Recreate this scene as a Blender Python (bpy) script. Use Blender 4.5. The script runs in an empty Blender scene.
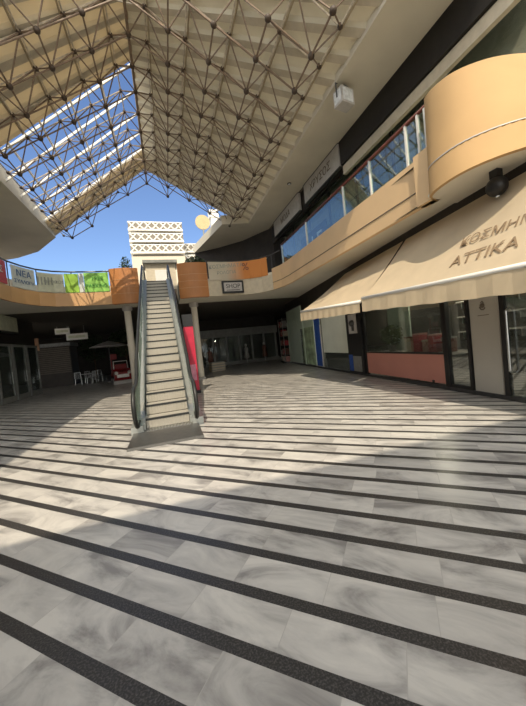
import bpy, math, random
from math import sin, cos, tan, pi, radians, sqrt, atan2
from mathutils import Vector, Matrix
random.seed(7)
sc = bpy.context.scene
COL = sc.collection

# ------------------------------------------------------------------ helpers
class MB:
    """collects geometry for ONE mesh"""
    def __init__(s): s.v = []; s.f = []
    def add(s, vs, fs):
        b = len(s.v); s.v += [tuple(v) for v in vs]; s.f += [tuple(i + b for i in f) for f in fs]; return s
    def box(s, x0, x1, y0, y1, z0, z1, M=None):
        p = [Vector((x, y, z)) for z in (z0, z1) for y in (y0, y1) for x in (x0, x1)]
        if M: p = [M @ q for q in p]
        return s.add(p, [(0, 2, 3, 1), (4, 5, 7, 6), (0, 1, 5, 4), (2, 6, 7, 3), (0, 4, 6, 2), (1, 3, 7, 5)])
    def tube(s, pts, r, n=8, r2=None, caps=True):
        pts = [Vector(p) for p in pts]; rings = []; m = len(pts)
        up0 = None
        for i, p in enumerate(pts):
            if i == 0: d = pts[1] - p
            elif i == m - 1: d = p - pts[i - 1]
            else: d = (pts[i + 1] - p).normalized() + (p - pts[i - 1]).normalized()
            d = d.normalized()
            if up0 is None:
                a = Vector((0, 0, 1)) if abs(d.z) < .9 else Vector((1, 0, 0))
                up0 = (a - d * a.dot(d)).normalized()
            else: up0 = (up0 - d * up0.dot(d)).normalized()
            sd = d.cross(up0)
            rr = r if r2 is None else r + (r2 - r) * i / (m - 1)
            rings.append([p + (up0 * cos(2 * pi * k / n) + sd * sin(2 * pi * k / n)) * rr for k in range(n)])
        vs = [q for R in rings for q in R]; fs = []
        for i in range(m - 1):
            for k in range(n):
                a = i * n + k; b = i * n + (k + 1) % n
                fs.append((a, b, b + n, a + n))
        if caps:
            fs.append(tuple(reversed(range(n)))); fs.append(tuple(range((m - 1) * n, m * n)))
        return s.add(vs, fs)
    def lathe(s, prof, n=16, c=(0, 0, 0)):
        vs = []; fs = []
        for (r, z) in prof:
            for k in range(n):
                vs.append((c[0] + r * cos(2 * pi * k / n), c[1] + r * sin(2 * pi * k / n), c[2] + z))
        m = len(prof)
        for i in range(m - 1):
            for k in range(n):
                a = i * n + k; b = i * n + (k + 1) % n
                fs.append((a, b, b + n, a + n))
        fs.append(tuple(reversed(range(n)))); fs.append(tuple(range((m - 1) * n, m * n)))
        return s.add(vs, fs)
    def sphere(s, c, r, n=8, m=6, sz=1.0):
        prof = [(max(r * sin(pi * i / m), .0005), -r * sz * cos(pi * i / m)) for i in range(m + 1)]
        return s.lathe(prof, n, c)
    def prism(s, poly, z0, z1):
        n = len(poly)
        vs = [(x, y, z0) for x, y in poly] + [(x, y, z1) for x, y in poly]
        fs = [tuple(reversed(range(n))), tuple(range(n, 2 * n))] + [(i, (i + 1) % n, n + (i + 1) % n, n + i) for i in range(n)]
        return s.add(vs, fs)
    def extrude_yz(s, poly, x0, x1):
        n = len(poly)
        vs = [(x0, y, z) for y, z in poly] + [(x1, y, z) for y, z in poly]
        fs = [tuple(range(n)), tuple(reversed(range(n, 2 * n)))] + [((i + 1) % n, i, n + i, n + (i + 1) % n) for i in range(n)]
        return s.add(vs, fs)
    def ribbon(s, path, z0, z1, t, side=1, ofs=0.0):
        """wall of thickness t along a 2D path; side picks the side the thickness goes to"""
        n = len(path); P = [Vector((p[0], p[1])) for p in path]; N = []
        for i in range(n):
            a = P[max(i - 1, 0)]; b = P[min(i + 1, n - 1)]
            d = (b - a).normalized(); N.append(Vector((-d.y, d.x)) * side)
        A = [P[i] + N[i] * ofs for i in range(n)]; B = [P[i] + N[i] * (ofs + t) for i in range(n)]
        vs = []; fs = []
        for i in range(n):
            vs += [(A[i].x, A[i].y, z0), (A[i].x, A[i].y, z1), (B[i].x, B[i].y, z1), (B[i].x, B[i].y, z0)]
        for i in range(n - 1):
            a = 4 * i
            for k in range(4): fs.append((a + k, a + (k + 1) % 4, a + 4 + (k + 1) % 4, a + 4 + k))
        fs.append((0, 1, 2, 3)); a = 4 * (n - 1); fs.append((a + 3, a + 2, a + 1, a))
        return s.add(vs, fs)
    def build(s, name, mat, parent=None, smooth=False, loc=None, rotz=0):
        me = bpy.data.meshes.new(name); me.from_pydata(s.v, [], s.f); me.validate(); me.update()
        import bmesh
        bm = bmesh.new(); bm.from_mesh(me); bmesh.ops.recalc_face_normals(bm, faces=bm.faces); bm.to_mesh(me); bm.free()
        if smooth:
            for p in me.polygons: p.use_smooth = True
        o = bpy.data.objects.new(name, me); COL.objects.link(o)
        if mat: me.materials.append(mat)
        if parent: o.parent = parent
        if loc: o.location = loc
        o.rotation_euler.z = rotz
        return o

def thing(name, label, cat, loc=(0, 0, 0), rotz=0, group=None):
    o = bpy.data.objects.new(name, None); COL.objects.link(o); o.location = loc; o.rotation_euler = (0, 0, rotz)
    o.empty_display_size = .2
    return tag(o, label, cat, group)
def tag(o, label, cat, group=None):
    o['label'] = label; o['category'] = cat
    if group: o['group'] = group
    return o
def struct(o): o['kind'] = 'structure'; return o
def dup(root, loc, rotz, label=None):
    r = root.copy(); COL.objects.link(r); r.location = loc; r.rotation_euler.z = rotz
    if label: r['label'] = label
    for ch in list(root.children):
        c = ch.copy(); COL.objects.link(c); c.parent = r
        for g in ch.children:
            d = g.copy(); COL.objects.link(d); d.parent = c
    return r
def lettering(body, size, mat, parent, M, name='lettering', ext=.004, shear=0.0, xs=1.0):
    cu = bpy.data.curves.new(name, 'FONT'); cu.body = body; cu.size = size; cu.extrude = ext
    cu.align_x = 'CENTER'; cu.align_y = 'CENTER'; cu.shear = shear; cu.space_line = .9
    t = bpy.data.objects.new(name + '_tmp', cu); COL.objects.link(t)
    dg = bpy.context.evaluated_depsgraph_get(); dg.update()
    me = bpy.data.meshes.new_from_object(t.evaluated_get(dg))
    bpy.data.objects.remove(t)
    o = bpy.data.objects.new(name, me); COL.objects.link(o); me.materials.clear(); me.materials.append(mat)
    S = Matrix.Diagonal((xs, 1, 1, 1))
    me.transform(M @ S)
    if parent: o.parent = parent
    return o
def frame(o, x, y):
    """matrix with origin o, x axis, y axis"""
    x = Vector(x).normalized(); y = Vector(y); y = (y - x * x.dot(y)).normalized(); z = x.cross(y)
    return Matrix(((x.x, y.x, z.x, o[0]), (x.y, y.y, z.y, o[1]), (x.z, y.z, z.z, o[2]), (0, 0, 0, 1)))

# ------------------------------------------------------------------ materials
def mat(name, col, rough=.6, metal=0.0, var=.12, scale=6.0, bump=0.0, spec=.5, coat=0.0, stretch=None):
    m = bpy.data.materials.new(name); m.use_nodes = True; nt = m.node_tree; N = nt.nodes; L = nt.links
    b = N['Principled BSDF']; b.inputs['Roughness'].default_value = rough; b.inputs['Metallic'].default_value = metal
    b.inputs['Specular IOR Level'].default_value = spec; b.inputs['Coat Weight'].default_value = coat
    tc = N.new('ShaderNodeTexCoord'); no = N.new('ShaderNodeTexNoise'); no.inputs['Scale'].default_value = scale
    no.inputs['Detail'].default_value = 4
    src = tc.outputs['Object']
    if stretch:
        mp = N.new('ShaderNodeMapping'); mp.inputs['Scale'].default_value = stretch; L.new(src, mp.inputs['Vector']); src = mp.outputs['Vector']
    L.new(src, no.inputs['Vector'])
    r = N.new('ShaderNodeValToRGB'); L.new(no.outputs['Fac'], r.inputs['Fac'])
    r.color_ramp.elements[0].position = .3; r.color_ramp.elements[1].position = .7
    r.color_ramp.elements[0].color = (*[c * (1 - var) for c in col], 1)
    r.color_ramp.elements[1].color = (*[min(1, c * (1 + var)) for c in col], 1)
    L.new(r.outputs['Color'], b.inputs['Base Color'])
    if bump:
        bp = N.new('ShaderNodeBump'); bp.inputs['Strength'].default_value = bump; bp.inputs['Distance'].default_value = .02
        L.new(no.outputs['Fac'], bp.inputs['Height']); L.new(bp.outputs['Normal'], b.inputs['Normal'])
    return m
def translucent(name, col, trans, amount):
    m = mat(name, col, rough=.8, var=.06, scale=2.5)
    nt = m.node_tree; N = nt.nodes; L = nt.links; b = N['Principled BSDF']; out = N['Material Output']
    t = N.new('ShaderNodeBsdfTranslucent'); t.inputs['Color'].default_value = (*trans, 1)
    mx = N.new('ShaderNodeMixShader'); mx.inputs['Fac'].default_value = amount
    L.new(b.outputs[0], mx.inputs[1]); L.new(t.outputs[0], mx.inputs[2]); L.new(mx.outputs[0], out.inputs['Surface'])
    return m
def glass(name, tint=(.85, .92, .9), refl=.12, rough=.02, fres=1.5, dirt=0.0):
    m = bpy.data.materials.new(name); m.use_nodes = True; nt = m.node_tree; N = nt.nodes; L = nt.links
    N.remove(N['Principled BSDF']); out = N['Material Output']
    tr = N.new('ShaderNodeBsdfTransparent'); tr.inputs['Color'].default_value = (*tint, 1)
    gl = N.new('ShaderNodeBsdfGlossy'); gl.inputs['Roughness'].default_value = rough; gl.inputs['Color'].default_value = (.95, .97, 1, 1)
    lw = N.new('ShaderNodeLayerWeight'); lw.inputs['Blend'].default_value = .5
    pw_ = N.new('ShaderNodeMath'); pw_.operation = 'POWER'; L.new(lw.outputs['Facing'], pw_.inputs[0]); pw_.inputs[1].default_value = 4.5
    fr = N.new('ShaderNodeMath'); fr.operation = 'MULTIPLY_ADD'; L.new(pw_.outputs[0], fr.inputs[0]); fr.inputs[1].default_value = .75; fr.inputs[2].default_value = .02
    ad = N.new('ShaderNodeMath'); ad.operation = 'ADD'; ad.use_clamp = True; ad.inputs[1].default_value = refl
    L.new(fr.outputs[0], ad.inputs[0])
    mx = N.new('ShaderNodeMixShader'); L.new(ad.outputs[0], mx.inputs['Fac']); L.new(tr.outputs[0], mx.inputs[1]); L.new(gl.outputs[0], mx.inputs[2])
    last = mx
    if dirt:
        df = N.new('ShaderNodeBsdfDiffuse'); df.inputs['Color'].default_value = (.55, .62, .56, 1)
        tc = N.new('ShaderNodeTexCoord'); no = N.new('ShaderNodeTexNoise'); no.inputs['Scale'].default_value = 1.4; L.new(tc.outputs['Object'], no.inputs['Vector'])
        mr = N.new('ShaderNodeMapRange'); mr.inputs['To Min'].default_value = dirt * .6; mr.inputs['To Max'].default_value = dirt * 1.4
        L.new(no.outputs['Fac'], mr.inputs['Value'])
        m2 = N.new('ShaderNodeMixShader'); L.new(mr.outputs[0], m2.inputs['Fac']); L.new(mx.outputs[0], m2.inputs[1]); L.new(df.outputs[0], m2.inputs[2]); last = m2
    L.new(last.outputs[0], out.inputs['Surface'])
    return m

def floor_material():
    m = bpy.data.materials.new('marble_with_granite_strips'); m.use_nodes = True; nt = m.node_tree; N = nt.nodes; L = nt.links
    b = N['Principled BSDF']
    tc = N.new('ShaderNodeTexCoord'); mp = N.new('ShaderNodeMapping'); mp.vector_type = 'POINT'
    mp.inputs['Rotation'].default_value = (0, 0, radians(42))
    L.new(tc.outputs['Object'], mp.inputs['Vector'])
    sx = N.new('ShaderNodeSeparateXYZ'); L.new(mp.outputs[0], sx.inputs[0])
    def M(op, a, bb=None, c=None):
        n = N.new('ShaderNodeMath'); n.operation = op
        for i, q in enumerate((a, bb, c)):
            if q is None: continue
            if isinstance(q, (int, float)): n.inputs[i].default_value = q
            else: L.new(q, n.inputs[i])
        return n.outputs[0]
    P = .348
    row = M('DIVIDE', M('SUBTRACT', sx.outputs['Y'], .947), P)
    fr = M('FRACT', M('ADD', row, .5))                       # stripe centred at .5
    dist = M('ABSOLUTE', M('SUBTRACT', fr, .5))
    stripe = M('LESS_THAN', dist, .118)
    rid = M('FLOOR', M('ADD', row, 0.0))
    # tile joints along the row
    wn = N.new('ShaderNodeTexWhiteNoise'); wn.noise_dimensions = '1D'; L.new(rid, wn.inputs['W'])
    xs = M('ADD', M('DIVIDE', sx.outputs['X'], .62), wn.outputs['Value'])
    tid = M('FLOOR', xs)
    jd = M('ABSOLUTE', M('SUBTRACT', M('FRACT', xs), .5))
    joint = M('GREATER_THAN', jd, .4965)
    # per tile tone and offset for veins
    cv = N.new('ShaderNodeCombineXYZ'); L.new(tid, cv.inputs[0]); L.new(rid, cv.inputs[1])
    w2 = N.new('ShaderNodeTexWhiteNoise'); w2.noise_dimensions = '3D'; L.new(cv.outputs[0], w2.inputs['Vector'])
    va = N.new('ShaderNodeVectorMath'); va.operation = 'SCALE'; va.inputs['Scale'].default_value = 30; L.new(w2.outputs['Color'], va.inputs[0])
    vb = N.new('ShaderNodeVectorMath'); vb.operation = 'ADD'; L.new(mp.outputs[0], vb.inputs[0]); L.new(va.outputs[0], vb.inputs[1])
    n1 = N.new('ShaderNodeTexNoise'); n1.inputs['Scale'].default_value = 1.0; n1.inputs['Detail'].default_value = 7; n1.inputs['Roughness'].default_value = .62; n1.inputs['Distortion'].default_value = .9
    vm = N.new('ShaderNodeMapping'); rc = N.new('ShaderNodeCombineXYZ'); L.new(M('MULTIPLY', w2.outputs['Value'], 2.2), rc.inputs[2]); L.new(rc.outputs[0], vm.inputs['Rotation']); vm.inputs['Scale'].default_value = (1.4, 3.2, 1)
    L.new(vb.outputs[0], vm.inputs['Vector']); L.new(vm.outputs[0], n1.inputs['Vector'])
    vein = n1.outputs['Fac']
    r1 = N.new('ShaderNodeValToRGB'); L.new(vein, r1.inputs['Fac'])
    e = r1.color_ramp.elements; e[0].position = .33; e[0].color = (.25, .24, .23, 1); e[1].position = .48; e[1].color = (.48, .465, .44, 1)
    e2 = r1.color_ramp.elements.new(.62); e2.color = (.60, .58, .54, 1)
    mul = N.new('ShaderNodeMix'); mul.data_type = 'RGBA'; mul.blend_type = 'MULTIPLY'; mul.inputs['Factor'].default_value = 1
    mr = N.new('ShaderNodeMapRange'); mr.inputs['To Min'].default_value = .90; mr.inputs['To Max'].default_value = 1.02; L.new(w2.outputs['Value'], mr.inputs['Value'])
    L.new(r1.outputs['Color'], mul.inputs['A']); L.new(mr.outputs[0], mul.inputs['B'])
    jm = N.new('ShaderNodeMix'); jm.data_type = 'RGBA'; L.new(joint, jm.inputs['Factor']); L.new(mul.outputs['Result'], jm.inputs['A']); jm.inputs['B'].default_value = (.40, .385, .36, 1)
    # granite strip
    n2 = N.new('ShaderNodeTexNoise'); n2.inputs['Scale'].default_value = 90; n2.inputs['Detail'].default_value = 2; L.new(tc.outputs['Object'], n2.inputs['Vector'])
    r2 = N.new('ShaderNodeValToRGB'); L.new(n2.outputs['Fac'], r2.inputs['Fac'])
    r2.color_ramp.elements[0].position = .45; r2.color_ramp.elements[0].color = (.03, .029, .029, 1)
    r2.color_ramp.elements[1].position = .75; r2.color_ramp.elements[1].color = (.11, .105, .10, 1)
    fm = N.new('ShaderNodeMix'); fm.data_type = 'RGBA'; L.new(stripe, fm.inputs['Factor']); L.new(jm.outputs['Result'], fm.inputs['A']); L.new(r2.outputs['Color'], fm.inputs['B'])
    L.new(fm.outputs['Result'], b.inputs['Base Color'])
    b.inputs['Roughness'].default_value = .3; b.inputs['Specular IOR Level'].default_value = .4
    return m

M_floor = floor_material()
M_orange = mat('orange_cladding', (.60, .36, .17), .5, var=.06, scale=1.5)
M_drumclad = mat('ochre_cladding', (.53, .345, .165), .85, var=.05, scale=1.2)
M_fascia = mat('peach_cladding', (.76, .54, .31), .7, var=.05, scale=1.2)
M_terra = mat('terracotta_cladding', (.50, .21, .07), .5, var=.08, scale=2)
M_soffit = mat('painted_concrete', (.66, .61, .50), .85, var=.07, scale=.9)
M_slab = mat('pale_plaster', (.74, .70, .60), .85, var=.05, scale=1)
M_dark = mat('dark_fascia', (.012, .010, .009), .6, var=.3)
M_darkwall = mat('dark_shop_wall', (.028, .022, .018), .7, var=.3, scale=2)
M_brown = mat('brown_wall', (.16, .13, .10), .8, var=.15, scale=1.5)
M_strut = mat('rusty_cream_sunlit_steel', (.60, .53, .43), .5, metal=0, var=.3, scale=9)  # upper chords carry the struts' sunlit tone in their colour
M_lowstrut = mat('brown_shaded_steel', (.20, .14, .095), .55, var=.3, scale=9)  # same struts, with their backlit shade put into the colour
M_node = mat('dark_steel_node', (.05, .032, .02), .6, var=.3)
M_panL = translucent('cream_roof_sheet', (.74, .67, .52), (.80, .70, .52), .32)
M_panR = translucent('grey_cream_roof_sheet', (.74, .70, .58), (.80, .74, .60), .22)
M_rib = mat('brown_grey_roof_rib', (.54, .48, .37), .8, var=.08)
M_purlin = mat('roof_purlin', (.40, .33, .22), .7, var=.15)
M_white = mat('white_paint', (.80, .79, .75), .5, var=.04)
M_steel = mat('brushed_steel', (.62, .63, .62), .28, metal=1, var=.08, scale=12)
M_dsteel = mat('dark_steel', (.10, .10, .10), .4, metal=.6, var=.2)
M_rubber = mat('black_rubber', (.02, .022, .022), .45, var=.2)
M_maroon = mat('maroon_rail', (.13, .035, .025), .4, var=.15)
M_glass = glass('balustrade_glass', (.78, .88, .84), .10)
M_eglass = glass('escalator_glass', (.62, .74, .66), .04, dirt=.34)
M_shop = glass('shop_glass', (.84, .88, .86), .10, dirt=.04)
M_upshop = glass('upper_shop_glass', (.80, .84, .82), .03, dirt=.06)
M_awn = translucent('awning_canvas', (.66, .55, .39), (.72, .56, .34), .2)
M_awn2 = translucent('valance_canvas', (.74, .63, .45), (.8, .62, .38), .25)
M_ink = mat('faded_brown_ink', (.27, .19, .115), .8)
M_step = mat('escalator_tread', (.44, .415, .36), .45, metal=.25, var=.08, scale=20, stretch=(8, .3, .3))
M_plate = mat('landing_plate_metal', (.12, .115, .105), .4, metal=.6, var=.12, scale=14)
M_deck = mat('deck_aluminium', (.48, .50, .47), .35, metal=.7, var=.06)
M_red = mat('red_panel', (.55, .02, .06), .4, var=.12)
M_redbody = mat('red_enamel', (.24, .012, .016), .3, var=.1)
M_leaf = mat('dark_leaf', (.025, .05, .015), .6, var=.5, scale=14)
M_leaf2 = mat('olive_leaf', (.06, .09, .025), .6, var=.5, scale=14)
M_bark = mat('bark', (.09, .06, .04), .9, var=.3)
M_pot = mat('grey_pot', (.2, .19, .18), .7)
M_black = mat('black_plastic', (.012, .012, .013), .4, var=.2)
M_pink = mat('salmon_panel', (.62, .27, .22), .4, var=.05, scale=1.2)
M_blue = mat('blue_banner_cloth', (.03, .10, .42), .6, var=.12)
M_frost = mat('frosted_door_film', (.52, .50, .45), .3, var=.05, scale=1)
M_greenfilm = mat('pale_green_film', (.60, .72, .60), .35, var=.08, scale=1.2)
M_whitefilm = mat('whitish_window_film', (.80, .84, .74), .3, var=.08, scale=1.0)
M_grnposter = mat('green_display_backing', (.40, .52, .34), .6, var=.5, scale=2.2)
M_signgrey = mat('pale_sign_board', (.50, .48, .46), .5, var=.1)
M_lamp = mat('lamp_glass', (.75, .78, .8), .1, var=.2, scale=8)
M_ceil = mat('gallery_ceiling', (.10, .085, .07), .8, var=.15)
M_grey = mat('grey_shop_frame', (.24, .245, .23), .45, var=.15)
M_beige = mat('beige_panel', (.62, .55, .42), .7, var=.08)

# ------------------------------------------------------------------ camera
F = 300.0; yaw = radians(17.5); pit = radians(-1.7); rol = radians(5.9)
fw = Vector((sin(yaw) * cos(pit), cos(yaw) * cos(pit), sin(pit)))
r0 = Vector((cos(yaw), -sin(yaw), 0)); u0 = r0.cross(fw)
rt = r0 * cos(rol) - u0 * sin(rol); up = u0 * cos(rol) + r0 * sin(rol)
cd = bpy.data.cameras.new('camera'); cam = bpy.data.objects.new('camera', cd); COL.objects.link(cam)
cam.matrix_world = Matrix(((rt.x, up.x, -fw.x, 0), (rt.y, up.y, -fw.y, 0), (rt.z, up.z, -fw.z, 1.6), (0, 0, 0, 1)))
cd.sensor_fit = 'HORIZONTAL'; cd.sensor_width = 36; cd.lens = 36 * F / 526; cd.clip_start = .05; cd.clip_end = 400
sc.camera = cam
def depth(p): return (Vector(p) - Vector((0, 0, 1.6))).dot(fw)
def pix(p):
    d = Vector(p) - Vector((0, 0, 1.6)); z = d.dot(fw)
    return 263 + F * d.dot(rt) / z, 353 - F * d.dot(up) / z, z

# ------------------------------------------------------------------ ground, slabs, walls
struct(MB().box(-16, 12, -14, 40, -.2, 0).build('floor', M_floor))
struct(MB().box(-150, 150, -120, 200, -.6, -.2).build('ground', M_slab))

WP0 = Vector((6.2, 3.5, 0)); WD = Vector((2.0, 14.5, 0)).normalized(); WN = Vector((-WD.y, WD.x, 0)); WR = atan2(WD.y, WD.x)
def W(u, v=0, z=0): return WP0 + WD * u + WN * v + Vector((0, 0, z))
def wallpt(u, v=0): p = W(u, v); return (p.x, p.y)

ZB, ZT = 4.3, 5.2
PL = [(-5.75, -8), (-5.75, 8), (-5.74, 12.5), (-5.62, 14.2), (-5.42, 14.9), (-5.1, 15.5), (-4.6, 15.88), (-3.9, 16.06), (-3.1, 16.1), (-2.28, 16.08)]
def arc_box(x0, y0, x1, y1, bulge, n=9):
    P = []
    for i in range(n + 1):
        t = i / n; P.append((x0 + (x1 - x0) * t, y0 + (y1 - y0) * t - bulge * sin(pi * t)))
    return P
BL = arc_box(-2.28, 15.98, -.98, 15.9, .14)
BR = arc_box(.86, 15.28, 2.28, 15.12, .14)
PR = [(2.28, 15.2), (3.0, 15.3), (3.8, 15.3), (4.5, 15.15), (5.05, 14.8), (5.45, 14.25), (5.66, 13.6), (5.74, 12.8), (5.75, 10), (5.75, 7), (5.75, 4.95)]
DB = [(5.72, 4.95), (5.42, 4.82), (5.27, 4.5), (5.24, 4.0), (5.4, 3.55), (5.75, 3.15), (6.3, 2.85), (7.2, 2.65)]
DT = [(5.74, 4.98), (5.52, 4.84), (5.47, 4.55), (5.58, 4.2), (5.95, 3.88), (6.45, 3.68), (7.0, 3.58), (7.6, 3.5)]

DI = [(a[0] * .3 + b[0] * .7 + .12, a[1] * .3 + b[1] * .7 + .16) for a, b in zip(DB, DT)]
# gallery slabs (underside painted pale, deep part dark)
struct(MB().prism(PL + [(-2.2, 16.15), (-1.0, 16.1), (-.98, 17.6), (-7.4, 17.6), (-7.4, -8)], ZB, ZT - .02).build('ceiling_gallery_left', M_slab))
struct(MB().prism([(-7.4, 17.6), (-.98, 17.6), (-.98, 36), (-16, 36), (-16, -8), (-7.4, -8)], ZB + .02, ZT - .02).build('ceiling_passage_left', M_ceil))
struct(MB().prism([(.88, 15.5), (2.2, 15.35)] + PR[1:] + DI + [(8.0, 3.1), (8.9, 17.3), (.86, 17.3)], ZB, ZT - .02).build('ceiling_gallery_right', M_slab))
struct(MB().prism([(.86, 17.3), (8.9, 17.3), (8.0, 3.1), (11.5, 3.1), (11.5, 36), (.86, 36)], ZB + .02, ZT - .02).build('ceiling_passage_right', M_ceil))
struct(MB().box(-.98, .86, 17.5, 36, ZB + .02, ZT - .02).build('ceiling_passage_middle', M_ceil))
struct(MB().box(5.76, 11.5, -12, 2.6, ZB, ZT - .02).build('ceiling_gallery_near', M_slab))

# fascias
struct(MB().ribbon(PL, ZB - .03, 4.87, .10, 1, -.05).build('trim_fascia_left', M_orange))
struct(MB().ribbon(PR[:7], ZB - .03, 5.05, .10, 1, -.05).build('trim_fascia_bridge', M_beige))
fr_ = MB().ribbon(PR[5:], ZB - .03, 5.32, .12, 1, -.06)
struct(fr_.build('trim_fascia_right', M_fascia))
g = MB().ribbon(PR[5:], 4.62, 4.64, .02, 1, -.075); struct(g.build('trim_groove_right', M_brown))
struct(MB().box(5.6, 5.86, 4.93, 5.32, ZB - .03, 5.36).build('trim_end_block', M_fascia))
# drum balcony (loft between a lower and an upper outline)
def loft(mb, A, B, z0, z1, t0, t1, off):
    def at(t): return [((a[0] + (b[0] - a[0]) * t), (a[1] + (b[1] - a[1]) * t), z0 + (z1 - z0) * t) for a, b in zip(A, B)]
    lo, hi = at(t0), at(t1); n = len(lo); vs = []; fs = []
    c = Vector((7.0, 5.2))
    for k, R in enumerate((lo, hi)):
        for p in R:
            d = (Vector((p[0], p[1])) - c).normalized()
            vs.append((p[0] + d.x * off, p[1] + d.y * off, p[2])); vs.append((p[0] - d.x * .1, p[1] - d.y * .1, p[2]))
    for i in range(n - 1):
        a = 2 * i; h = 2 * n
        fs += [(a, a + 2, h + a + 2, h + a), (a + 1, h + a + 1, h + a + 3, a + 3), (h + a, h + a + 2, h + a + 3, h + a + 1), (a, a + 1, a + 3, a + 2)]
    e = 2 * (n - 1); h = 2 * n
    fs += [(0, h, h + 1, 1), (e, e + 1, h + e + 1, h + e)]
    mb.add(vs, fs)
def smooth_path(P, k=4):
    out = []
    for i in range(len(P) - 1):
        p0 = Vector(P[max(i - 1, 0)]); p1 = Vector(P[i]); p2 = Vector(P[i + 1]); p3 = Vector(P[min(i + 2, len(P) - 1)])
        for j in range(k):
            t = j / k
            q = .5 * ((2 * p1) + (p2 - p0) * t + (2 * p0 - 5 * p1 + 4 * p2 - p3) * t * t + (3 * p1 - 3 * p2 + p3 - p0) * t ** 3)
            out.append(tuple(q))
    out.append(tuple(P[-1])); return out
dbs, dts = smooth_path(DB), smooth_path(DT)
d = MB(); loft(d, dbs, dts, 4.25, 6.25, 0, 1, .0); drum = struct(d.build('trim_drum_balcony', M_drumclad, smooth=True)); es_m = drum.modifiers.new('split', 'EDGE_SPLIT'); es_m.split_angle = radians(35)
struct(MB().prism([(x + .03, y + .06) for x, y in DB] + [(7.6, 4.4), (5.9, 5.3)], 4.27, 4.31).build('ceiling_drum', M_slab))
d = MB(); loft(d, dbs, dts, 4.25, 6.25, .27, .28, .008); struct(d.build('trim_drum_line', M_signgrey))
# terracotta drums beside the escalator
for P, nm, y in ((BL, 'trim_drum_left', 0), (BR, 'trim_drum_right', 0)):
    b = MB(); b.ribbon(P, ZB - .05, 5.95, .25, 1, 0); struct(b.build(nm, M_terra))
    b = MB()
    for z in (4.72, 5.05, 5.38): b.ribbon(P, z, z + .015, .02, 1, -.012)
    struct(b.build(nm.replace('drum', 'drum_bands'), M_orange))

# upper floor: soffits, fascias, shop walls
SR = [(5.1, 4.0), (5.1, 16.45), (3.65, 16.7), (2.5, 21.8), (4.15, 20.5), (5.45, 19.2), (6.6, 17.2), (6.6, 4.0)]
struct(MB().prism(SR, 8.5, 9.0).build('ceiling_upper_right', M_soffit))
struct(MB().prism([(5.1, 4.0), (5.1, 16.45), (5.35, 16.6), (5.35, 4.0)], 8.45, 8.5).build('trim_eave_right', M_soffit))
struct(MB().prism([(-5.1, -12), (-5.1, 18.9), (-6.7, 21.2), (-8.2, 22.4), (-11, 23.8), (-11, -12)], 8.5, 9.15).build('ceiling_upper_left', M_soffit))
struct(MB().box(-11, -9.4, -12, 20, 5.2, 8.5).build('wall_upper_left', M_brown))
struct(MB().box(6.6, 6.75, 3.4, 9.4, 7.68, 8.52).build('trim_black_fascia', M_dark))
struct(MB().box(6.68, 6.80, 3.4, 9.4, 7.36, 7.66).build('trim_beige_lintel', M_beige))
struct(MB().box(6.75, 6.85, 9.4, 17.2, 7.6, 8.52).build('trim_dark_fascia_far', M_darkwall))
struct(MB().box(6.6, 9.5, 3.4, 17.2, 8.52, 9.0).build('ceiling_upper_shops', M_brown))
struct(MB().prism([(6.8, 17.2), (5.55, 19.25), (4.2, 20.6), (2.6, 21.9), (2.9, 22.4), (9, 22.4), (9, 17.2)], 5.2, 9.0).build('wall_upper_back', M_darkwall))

# ground floor walls
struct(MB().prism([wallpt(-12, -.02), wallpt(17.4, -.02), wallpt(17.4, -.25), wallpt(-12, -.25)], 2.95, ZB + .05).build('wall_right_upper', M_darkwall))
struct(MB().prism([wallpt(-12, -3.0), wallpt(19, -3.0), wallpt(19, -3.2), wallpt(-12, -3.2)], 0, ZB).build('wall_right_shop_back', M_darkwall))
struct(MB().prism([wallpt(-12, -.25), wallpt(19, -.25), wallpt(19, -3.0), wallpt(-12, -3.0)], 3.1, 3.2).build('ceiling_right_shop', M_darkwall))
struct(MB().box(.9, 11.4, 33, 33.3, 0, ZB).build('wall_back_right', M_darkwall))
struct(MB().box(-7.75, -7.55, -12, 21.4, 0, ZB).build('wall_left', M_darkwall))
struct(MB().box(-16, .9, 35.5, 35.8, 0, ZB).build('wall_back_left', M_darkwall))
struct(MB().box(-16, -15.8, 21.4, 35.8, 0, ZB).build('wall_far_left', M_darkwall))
struct(MB().box(11.3, 11.5, -12, 33, 0, ZB).build('wall_far_right', M_darkwall))

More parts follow.
